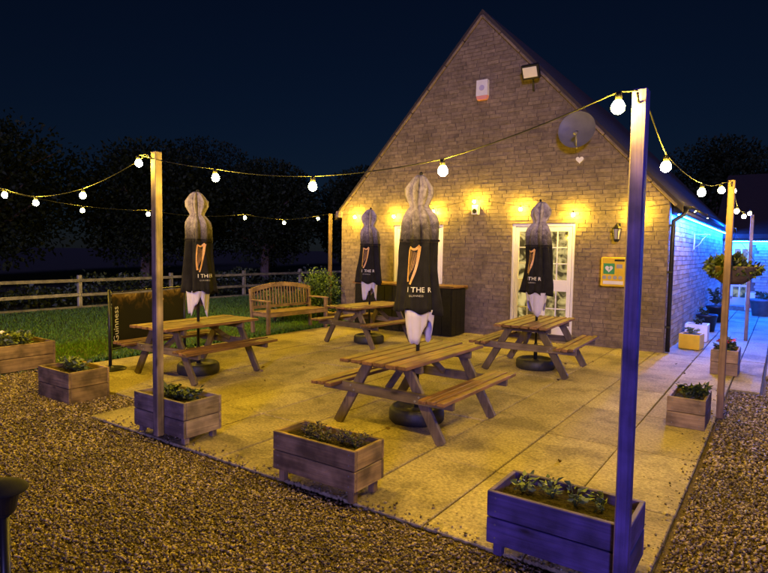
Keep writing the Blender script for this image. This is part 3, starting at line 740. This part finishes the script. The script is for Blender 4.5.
# ------------------------------------------------------------------ planters and their plants
def planter(x0, x1, y0, y1, z0, z1, m, label, rz=0, nb=2):
    cx, cy = (x0+x1)/2, (y0+y1)/2; lx, ly = x1-x0, y1-y0
    t = thing('wooden_planter', label, 'planter', (cx, cy, 0), rad(rz), 'wooden planters around the patio'); th = .026
    hb = (z1-z0)/nb
    for k in range(nb):
        zc = z0+hb*(k+.5); hh = hb-.006
        for s in (-1, 1):
            MB().box((0, s*(ly/2-th/2), zc), (lx, th, hh), .004).build('board', m['x'], t)
            MB().box((s*(lx/2-th/2), 0, zc), (th, ly-2*th-.002, hh), .004).build('board', m['y'], t)
    for sx in (-1, 1):
        for sy in (-1, 1):
            MB().box((sx*(lx/2-.055), sy*(ly/2-.055), z1/2-.03), (.05, .05, z1-.08), .004).build('corner_post', m['z'], t)
    MB().box((0, 0, z0+.02), (lx-.06, ly-.06, .02)).build('bottom', m['x'], t)
    for k in range(nb):
        for sx in (-1, 1):
            for dz in (-.25, .25): MB().cyl((sx*(lx/2-.05), -ly/2-.0015, z0+hb*(k+.5+dz)), (sx*(lx/2-.05), -ly/2+.004, z0+hb*(k+.5+dz)), .0055, n=8).build('screw', M_GREYP, t)
    b = MB(); nx, ny = 14, 8; vs = []
    for i in range(nx+1):
        for j in range(ny+1): vs.append((-lx/2+th+(lx-2*th)*i/nx, -ly/2+th+(ly-2*th)*j/ny, z1-.055+random.uniform(-.012, .014)))
    b.add(vs, [(i*(ny+1)+j, (i+1)*(ny+1)+j, (i+1)*(ny+1)+j+1, i*(ny+1)+j+1) for i in range(nx) for j in range(ny)])
    b.build('soil', M_SOIL, t)
    return t
def plant(x, y, z, h, spread, n, mat, label, cat='plant', L=.05, Wd=.016, flower=None, group=None, stems=6, name='leafy_plant'):
    t = thing(name, label, cat, (x, y, z), 0, group)
    st = MB(); P = []; D = []
    for k in range(stems):
        a = random.random()*6.283; r = spread*random.uniform(.3, 1); tip = Vector((math.cos(a)*r, math.sin(a)*r, h*random.uniform(.6, 1)))
        mid = tip*.5+Vector((0, 0, h*.12)); st.tube([(0, 0, -.02), mid, tip], [.004, .003, .0015], 4)
        for q in range(n//stems):
            s = random.uniform(.2, 1); p = mid*(2*s*(1-s))*1.0+tip*(s*s)
            P.append(p+Vector((random.gauss(0, .012), random.gauss(0, .012), random.gauss(0, .008)))); D.append(Vector((math.cos(a)+random.gauss(0, .9), math.sin(a)+random.gauss(0, .9), random.uniform(-.3, .8))))
    st.build('stem', M_DLEAF, t)
    pleaf('foliage', np.array(P), np.array(D), L, Wd, mat, t)
    if flower:
        for k in range(flower[1]):
            a = random.random()*6.283; r = spread*random.uniform(0, .7); fb = MB()
            for q in range(6):
                c, s = math.cos(q*1.047), math.sin(q*1.047); fb.add([(0, 0, 0), (c*.02-s*.012, s*.02+c*.012, .012), (c*.038, s*.038, .006), (c*.02+s*.012, s*.02-c*.012, .012)], [(0, 1, 2, 3)])
            fo = fb.build('flower', flower[0], t); fo.location = (math.cos(a)*r, math.sin(a)*r, h*random.uniform(.8, 1.05)); fo.rotation_euler = (random.uniform(-.5, .5), random.uniform(-.5, .5), 0); fo.scale = (1.2,)*3
    return t
planter(-4.83, -4.10, 2.98, 3.38, .07, .385, W_GREY, 'grey weathered planter on little legs with the pale post on its front')
planter(-2.99, -2.24, 2.93, 3.27, .10, .385, W_BROWN, 'brown planter raised on legs at the front edge of the patio', nb=2)
planter(-1.29, -.545, 2.90, 3.28, .085, .385, W_BLUE_LIT, 'planter coloured by deep blue light, carrying the thick blue post')
planter(-.89, -.55, 6.27, 6.82, .0, .30, W_PALE, 'small square pale planter beside the basket post')
planter(-.80, -.46, 9.42, 10.0, .0, .36, W_PALE, 'pale planter with pink flowers beside the path')
planter(-6.93, -6.25, 3.10, 3.56, -.03, .33, W_BROWN, 'low brown planter standing on the gravel next to the patio corner')
planter(-9.55, -8.36, 3.20, 3.98, .0, .36, W_BROWN, 'long low planter with a white flower at the edge of the lawn')
def row(x0, x1, y0, y1, z, count, **k):
    for i in range(count):
        s = (i+.5)/count; plant(x0+(x1-x0)*s+random.uniform(-.02, .02), (y0+y1)/2+random.uniform(-.05, .05), z, **k)
row(-4.70, -4.22, 3.10, 3.28, .335, 4, h=.10, spread=.10, n=90, mat=M_DLEAF, label='low dark bedding plant in the grey planter with the pale post', group='bedding plants in the grey planter', L=.045, Wd=.016)
row(-2.90, -2.34, 3.02, 3.18, .335, 5, h=.09, spread=.11, n=150, mat=M_HEATH, label='low bushy heather in the brown planter at the patio front', group='heathers in the brown planter', L=.026, Wd=.006, stems=10, name='heather')
row(-1.22, -.66, 3.0, 3.2, .335, 4, h=.09, spread=.08, n=40, mat=M_PLEAF, label='young leafy seedling in the blue planter', group='seedlings in the blue planter', L=.042, Wd=.012, stems=5, name='seedling')
row(-.80, -.64, 6.42, 6.7, .25, 2, h=.14, spread=.14, n=130, mat=M_DLEAF, label='dark leafy plant in the small square planter', group='plants in the small square planter', L=.05, Wd=.02)
row(-.72, -.54, 9.5, 9.9, .31, 2, h=.16, spread=.15, n=110, mat=M_DLEAF, label='leafy plant with pink flowers in the pale planter by the path', group='pink flowering plants', L=.06, Wd=.02, flower=(M_PETALP, 7))
row(-6.83, -6.35, 3.22, 3.45, .28, 4, h=.13, spread=.12, n=70, mat=M_PLEAF, label='leafy bedding plant in the low brown planter on the gravel', group='plants in the low brown planter', L=.06, Wd=.018)
row(-9.40, -8.50, 3.4, 3.8, .31, 5, h=.17, spread=.16, n=90, mat=M_PLEAF, label='leafy plant in the long planter at the lawn edge', group='plants in the long planter', L=.07, Wd=.022)
plant(-8.62, 3.45, .31, .20, .10, 50, M_PLEAF, 'white flowering plant in the long planter at the lawn edge', L=.06, Wd=.02, flower=(M_PETALW, 6), name='flowering_plant')

# ------------------------------------------------------------------ garden bench by the lawn
t = thing('garden_bench', 'slatted wooden garden bench with arched back facing the patio', 'bench', (-8.48, 8.80, 0), rad(-4))
for s in (-1, 1):
    MB().bar((.25, s*.80, 0), (.25, s*.80, .64), .065, .065, (0, 1, 0), .005).build('leg', W_TEAK['z'], t)
    MB().bar((-.22, s*.80, 0), (-.30, s*.80, .88), .06, .065, (0, 1, 0), .005).build('leg', W_TEAK['z'], t)
    MB().box((.0, s*.80, .655), (.60, .075, .03), .006).build('armrest', W_TEAK['x'], t)
    MB().box((.01, s*.80, .375), (.46, .04, .07), .004).build('seat_rail', W_TEAK['x'], t)
for k in range(6): MB().box((-.20+k*.088, 0, .425), (.072, 1.66, .022), .004).build('seat_slat', W_TEAK['y'], t)
MB().box((.272, 0, .375), (.028, 1.54, .07), .004).build('front_rail', W_TEAK['y'], t)
arch = [(y, .84+.11*(1-(y/.8)**2)) for y in [-.80+1.6*k/16 for k in range(17)]]
tr = MB(); vs = []
for y, zz in arch:
    for dx, dz in ((-.02, -.045), (.02, -.045), (.02, .045), (-.02, .045)): vs.append((-.295+dx, y, zz+dz))
tr.add(vs, [(i*4+j, i*4+(j+1) % 4, i*4+4+(j+1) % 4, i*4+4+j) for i in range(16) for j in range(4)]+[(0, 1, 2, 3), (67, 66, 65, 64)]); tr.build('top_rail', W_TEAK['y'], t)
MB().box((-.262, 0, .50), (.035, 1.54, .06), .004).build('lower_rail', W_TEAK['y'], t)
for k in range(19):
    y = -.72+k*.08; MB().bar((-.264, y, .53), (-.293, y, .80+.11*(1-(y/.8)**2)), .038, .014, (0, 1, 0) if 0 else (1, 0, 0), .003).build('back_slat', W_TEAK['z'], t)

# ------------------------------------------------------------------ black cafe banner
P0 = Vector((-7.56, 4.32, 0)); P1 = Vector((-8.08, 5.90, 0)); U = (P1-P0).normalized(); Nn = U.cross(Vector((0, 0, 1)))
t = thing('cafe_barrier', 'black cafe banner with amber print and white lettering between two posts', 'banner', P0, math.atan2(U.y, U.x))
LB = (P1-P0).length     # local x along the banner, local -y towards the patio
for q in (0, LB):
    MB().cyl((q, 0, 0), (q, 0, 1.10), .022, n=14).build('post', M_IRON, t, True)
    MB().lathe([(0, 0), (.20, 0), (.205, .008), (.20, .02), (.04, .03), (.026, .05), (.0, .05)], 28, (q, 0, 0)).build('foot', M_IRON, t, True)
for zz in (1.06, .27): MB().cyl((.02, 0, zz), (LB-.02, 0, zz), .010, n=8).build('rail', M_IRON, t, True)
cl = MB(); vs = []; nx, nz = 24, 8
for i in range(nx+1):
    for j in range(nz+1):
        u = .03+(LB-.06)*i/nx; zz = .29+.75*j/nz; vs.append((u, -.014+.010*math.sin(u*5)*math.sin(j/nz*3.1), zz-.02*math.sin(i/nx*3.14)*(j/nz)))
cl.add(vs, [(i*(nz+1)+j, (i+1)*(nz+1)+j, (i+1)*(nz+1)+j+1, i*(nz+1)+j+1) for i in range(nx) for j in range(nz)])
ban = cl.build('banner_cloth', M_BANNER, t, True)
vs_, fs_ = text_mesh('Guinness', .135)
tag(MB().add([(.13-vy, -.030, .62+vx) for vx, vy, _ in vs_], fs_).build('lettering', M_PRINT, t), kind='stuff')
hp = MB()
def flat_ribbon(pts, w0, w1):
    A, B = [], []
    for i, (u, v) in enumerate(pts):
        u0, v0 = pts[max(i-1, 0)]; u1, v1 = pts[min(i+1, len(pts)-1)]; m_ = math.hypot(u1-u0, v1-v0); wd = w0+(w1-w0)*i/(len(pts)-1)
        A.append((u-(v1-v0)/m_*wd, -.031, v+(u1-u0)/m_*wd)); B.append((u+(v1-v0)/m_*wd, -.031, v-(u1-u0)/m_*wd))
    hp.add(A+B, [(i, i+1, len(pts)+i+1, len(pts)+i) for i in range(len(pts)-1)])
flat_ribbon([(.92+.16*s, .90-.035*math.sin(s*3.14)+.02*s) for s in [k/8 for k in range(9)]], .012, .02)
flat_ribbon([(.93+.02*s, .89-.20*s) for s in [k/8 for k in range(9)]], .012, .016)
flat_ribbon([(1.08-.10*s, .91-.24*s) for s in [k/8 for k in range(9)]], .022, .012)
hp.build('harp_emblem', M_GOLD, t)

# ------------------------------------------------------------------ black bar counter against the wall
t = thing('bar_counter', 'black panelled bar counter with an orange brown wooden top', 'counter', (0, 0, 0))
bx0, bx1, by0, by1 = -7.75, -5.36, 10.08, 10.66
MB().box(((bx0+bx1)/2, (by0+by1)/2, .49), (bx1-bx0, by1-by0, .94), .006).build('carcass', M_BLACK, t)
npn = 12; pw = (bx1-bx0)/npn
for k in range(npn): MB().box((bx0+pw*(k+.5), by0-.008, .48), (pw-.008, .018, .92), .003).build('panel', M_BLACK, t)
for k in range(3): MB().box((bx1+.008, by0+(by1-by0)*(k+.5)/3, .48), (.018, (by1-by0)/3-.008, .92), .003).build('panel', M_BLACK, t)
for k in range(3): MB().box(((bx0+bx1)/2, by0-.03+.225*(k+.5)*.95, .985), (bx1-bx0+.12, .21, .04), .005).build('top_board', W_TABLE['x'], t)

# ------------------------------------------------------------------ post and rail fence along the lawn
t = thing('post_and_rail_fence', 'pale post and rail fence at the far side of the lawn', 'fence', (0, 0, 0))
FX = -16.0; fy = [-3.3, -.4, 2.5, 5.4, 8.29, 11.19, 14.21, 17.15, 20.1, 23.0]
for y in fy: MB().box((FX, y, .42), (.10, .10, .92+random.uniform(-.02, .03)), .008).build('post', W_FENCE['z'], t)
for y0, y1 in zip(fy, fy[1:]):
    for zz in (.74, .34): MB().bar((FX+.068, y0+.004, zz+random.uniform(-.012, .012)), (FX+.068, y1-.004, zz+random.uniform(-.012, .012)), .035, .085, (0, 0, 1), .005).build('rail', W_FENCE['y'], t)
    MB().box((FX+.068, (y0+y1)/2, .0), (.03, y1-y0-.01, .06), .004).build('rail', W_FENCE['y'], t)

# ------------------------------------------------------------------ shrub by the house corner, hedge and trees beyond the fence
def shrub(x, y, rx, ry, h, n, mat, label, L=.07, Wd=.022, z0=.0, clumps=26, name='leafy_shrub', group=None):
    t = thing(name, label, 'shrub', (x, y, z0), 0, group)
    s = MB()
    for k in range(7):
        a = random.random()*6.28; s.tube([(0, 0, 0), (math.cos(a)*rx*.25, math.sin(a)*ry*.25, h*.45), (math.cos(a)*rx*.6, math.sin(a)*ry*.6, h*.85)], [.018, .012, .005], 5)
    s.build('stem', M_BARK, t)
    P, D = crown_pts(n, (0, 0, h*.52), rx, ry, h*.55, clumps); P[:, 2] = np.maximum(P[:, 2], .03)
    pleaf('foliage', P, D, L, Wd, mat, t); return t
shrub(-9.25, 10.55, .62, .75, 1.22, 3800, M_LEAF, 'bushy green shrub growing round a post at the house corner')
shrub(-9.75, 9.6, .42, .5, .75, 1500, M_LEAF, 'low green shrub behind the garden bench', clumps=16)
def tree(x, y, h, r, label, n=16000, group='dark trees beyond the fence', mat=M_TLEAF):
    t = thing('broadleaf_tree', label, 'tree', (x, y, -.09), 0, group)
    b = MB(); b.tube([(0, 0, 0), (.05, .02, h*.3), (-.04, .05, h*.55), (.02, 0, h*.85)], [.04*h, .03*h, .02*h, .006*h], 8)
    for k in range(22):
        a = random.random()*6.28; z0 = h*random.uniform(.25, .58); b.tube([(0, 0, z0), (math.cos(a)*r*.32, math.sin(a)*r*.32, z0+h*.09), (math.cos(a)*r*.58, math.sin(a)*r*.58, z0+h*.17)], [.014*h, .009*h, .003*h], 5)
    b.build('trunk', M_BARK, t)
    P, D = crown_pts(n, (0, 0, h*.55), r, r, h*.46, 60); pleaf('crown', P, D, .17, .065, mat, t); return t
for (x, y, h, r, lab) in [(-25, 3.5, 6.4, 3.8, 'broad dark tree far beyond the fence over the long planter'), (-23.5, 9, 6.9, 3.7, 'dark tree beyond the fence behind the pale weathered post'),
        (-22.5, 14.5, 6.5, 3.5, 'dark tree beyond the fence behind the parasol by the banner'), (-20.5, 19.5, 6.2, 3.0, 'tree with faintly lit leaves beyond the fence behind the bench'),
        (-18.6, 25, 6.4, 3.0, 'tree with faintly lit leaves beyond the fence by the house corner'), (-27, -2, 6.2, 3.8, 'distant dark tree at the lawn end of the fence'), (-31, 24, 9, 4.6, 'tall distant tree far behind the bench'), (-33, 8, 8.5, 4.8, 'tall distant tree standing behind the nearer dark trees')]:
    tree(x, y, h, r, lab)
tree(3.5, 31, 7.5, 3.6, 'tall dark tree rising behind the annexe roof', group='dark trees behind the annexe'); tree(-3, 34, 8, 3.8, 'broad dark tree behind the annexe door', group='dark trees behind the annexe')
t = thing('hedge', 'low dark hedge running behind the post and rail fence', 'hedge', (-17.6, 9, -.09))
P = np.stack([rng.normal(size=9000)*.35, (rng.random(9000)-.5)*32, rng.random(9000)**.7*.95], 1); P[:, 2] *= .75+.25*np.sin(P[:, 1]*1.3)+.12*np.sin(P[:, 1]*4.1)
pleaf('foliage', P, rng.normal(size=(9000, 3)), .13, .05, M_DLEAF, t)
s = MB()
for k in range(20): s.cyl((random.uniform(-.1, .1), -15.5+k*1.6, 0), (random.uniform(-.15, .15), -15.5+k*1.6, .6), .02, .008, 5)
s.build('stem', M_BARK, t)

# ------------------------------------------------------------------ pots and boxes along the side wall
t = thing('yellow_crate', 'yellow plastic crate on the path at the foot of the side wall', 'crate', (-1.31, 11.72, 0), rad(-6))
for s in (-1, 1):
    MB().box((0, s*.17, .15), (.34, .02, .27), .004).build('side', M_YEL, t); MB().box((s*.16, 0, .15), (.02, .318, .27), .004).build('side', M_YEL, t)
MB().box((0, 0, .02), (.318, .318, .02)).build('base', M_YEL, t)
MB().box((0, 0, .255), (.29, .29, .03)).build('soil', M_SOIL, t)
plant(-1.31, 11.72, .27, .12, .10, 60, M_PLEAF, 'small plant in the yellow crate', L=.06, Wd=.02)
def pot(x, y, r, h, m, label, name='plant_pot'):
    t = thing(name, label, 'pot', (x, y, 0), 0, 'pots along the side wall')
    MB().lathe([(.0, .0), (r*.72, .0), (r*.95, h*.86), (r, h*.87), (r, h), (r*.88, h), (r*.86, h*.86), (.0, h*.86)], 24).build('body', m, t, True)
    MB().lathe([(.0, h*.9), (r*.85, h*.88)], 20).build('soil', M_SOIL, t); return t
t = thing('white_trough', 'white square trough beside the yellow crate at the side wall', 'trough', (-1.36, 13.0, 0))
for s in (-1, 1):
    MB().box((0, s*.19, .17), (.40, .025, .33), .006).build('side', M_WHITE, t); MB().box((s*.1875, 0, .17), (.025, .352, .33), .006).build('side', M_WHITE, t)
MB().box((0, 0, .02), (.34, .34, .03)).build('base', M_WHITE, t); MB().box((0, 0, .29), (.34, .34, .03)).build('soil', M_SOIL, t)
plant(-1.36, 13.0, .30, .15, .14, 70, M_DLEAF, 'small dark plant in the white trough', L=.06, Wd=.02)
pot(-1.36, 14.7, .22, .38, M_IRON, 'round black pot against the side wall past the white trough'); plant(-1.36, 14.7, .33, .2, .18, 80, M_DLEAF, 'dark plant in the round black pot', L=.08, Wd=.025)
pot(-1.36, 16.9, .24, .42, M_IRON, 'large dark pot near the annexe door'); plant(-1.36, 16.9, .37, .55, .22, 160, M_DLEAF, 'taller bushy plant in the large dark pot', L=.09, Wd=.03)
pot(-.45, 19.6, .32, .48, plain('blue_grey_barrel', (.10, .13, .17), .6, noise=.2), 'wide barrel tub beside the annexe door', 'barrel_tub'); plant(-.45, 19.6, .43, .28, .28, 130, M_DLEAF, 'spreading plant in the wide barrel tub', L=.10, Wd=.03)
pot(-8.55, 10.25, .15, .26, M_TERRA, 'small tan pot beside the bench and the shrub'); plant(-8.55, 10.25, .23, .14, .10, 50, M_LEAF, 'small plant in the tan pot by the bench', L=.06, Wd=.02)
t = thing('a_frame_sign', 'small red and white board leaning at the annexe door', 'sign', (-.80, AY-.55, 0))
MB().box((0, 0, .30), (.26, .03, .55), .004, Matrix.Rotation(rad(-10), 3, 'X')).build('board', M_WHITE, t); MB().box((0, -.03, .20), (.22, .012, .20), .002, Matrix.Rotation(rad(-10), 3, 'X')).build('red_panel', M_RED, t)
# hanging basket behind post
t = thing('hanging_basket', 'round hanging basket of trailing plants on the brown post', 'hanging basket', (-.44, 7.22, 1.55))
MB().lathe([(.0, -.16), (.10, -.15), (.19, -.08), (.23, .02), (.235, .04), (.22, .04), (.0, .03)], 24).build('bowl', M_BARK, t, True)
ch = MB()
for k in range(3): q = k*2.094; ch.tube([(.225*math.cos(q), .225*math.sin(q), .04), (0, 0, .38)], .003, 4)
ch.build('chain', M_IRON, t)
MB().tube([(-.02, -.34, .25), (-.01, -.2, .44), (0, -.05, .44), (0, 0, .40)], .008, 6).build('bracket', M_IRON, t, True)
P, D = crown_pts(700, (0, 0, .03), .27, .27, .12, 16); D[:, 2] -= .3; pleaf('foliage', P, D, .07, .022, M_DLEAF, t)
# wall bracket lamp on side wall
t = thing('wall_bracket', 'white scrolled bracket high on the side wall', 'bracket', (XR, 14.2, 2.0))
MB().box((.015, 0, 0), (.02, .04, .36), .003).build('back_bar', M_WHITE, t)
MB().tube([(.02, 0, .15), (.30, 0, .15), (.33, 0, .12)], .010, 6).build('arm', M_WHITE, t, True)
MB().tube([(.02, 0, -.14), (.12, 0, -.06), (.18, 0, .05), (.26, 0, .14)], .008, 6).build('scroll', M_WHITE, t, True)
# black garden lamp at the near gravel
t = thing('garden_lamp', 'unlit black garden lamp on a stake in the gravel', 'garden lamp', (-2.18, .855, -.04))
MB().cyl((0, 0, 0), (0, 0, .80), .016, n=12).build('stake', M_IRON, t, True)
MB().lathe([(.02, .80), (.034, .815), (.048, .88), (.074, .888), (.076, .895), (.072, .902), (.045, .920), (.018, .928), (.0, .93)], 24).build('head', plain('matt_black', (.006, .006, .006), .95), t, True)
MB().lathe([(.0345, .815), (.0490, .879)], 24).build('glass', M_IRON, t)


# ------------------------------------------------------------------ a few dead leaves blown about the paving
nl = 70; P = np.stack([rng.uniform(-8, -.6, nl), np.where(rng.random(nl) < .5, rng.uniform(3.7, 10.7, nl), 10.75-rng.exponential(.5, nl)), np.full(nl, .008)], 1)
D = np.stack([rng.normal(size=nl), rng.normal(size=nl), rng.uniform(0, .25, nl)], 1)
fl_ = pleaf('fallen_leaves', P, D, .05, .016, leafmat('dead_leaf', (.05, .03, .012), (.16, .09, .03)), None)
tag(fl_, 'scattered brown dead leaves lying on the paving', 'leaves', kind='stuff')
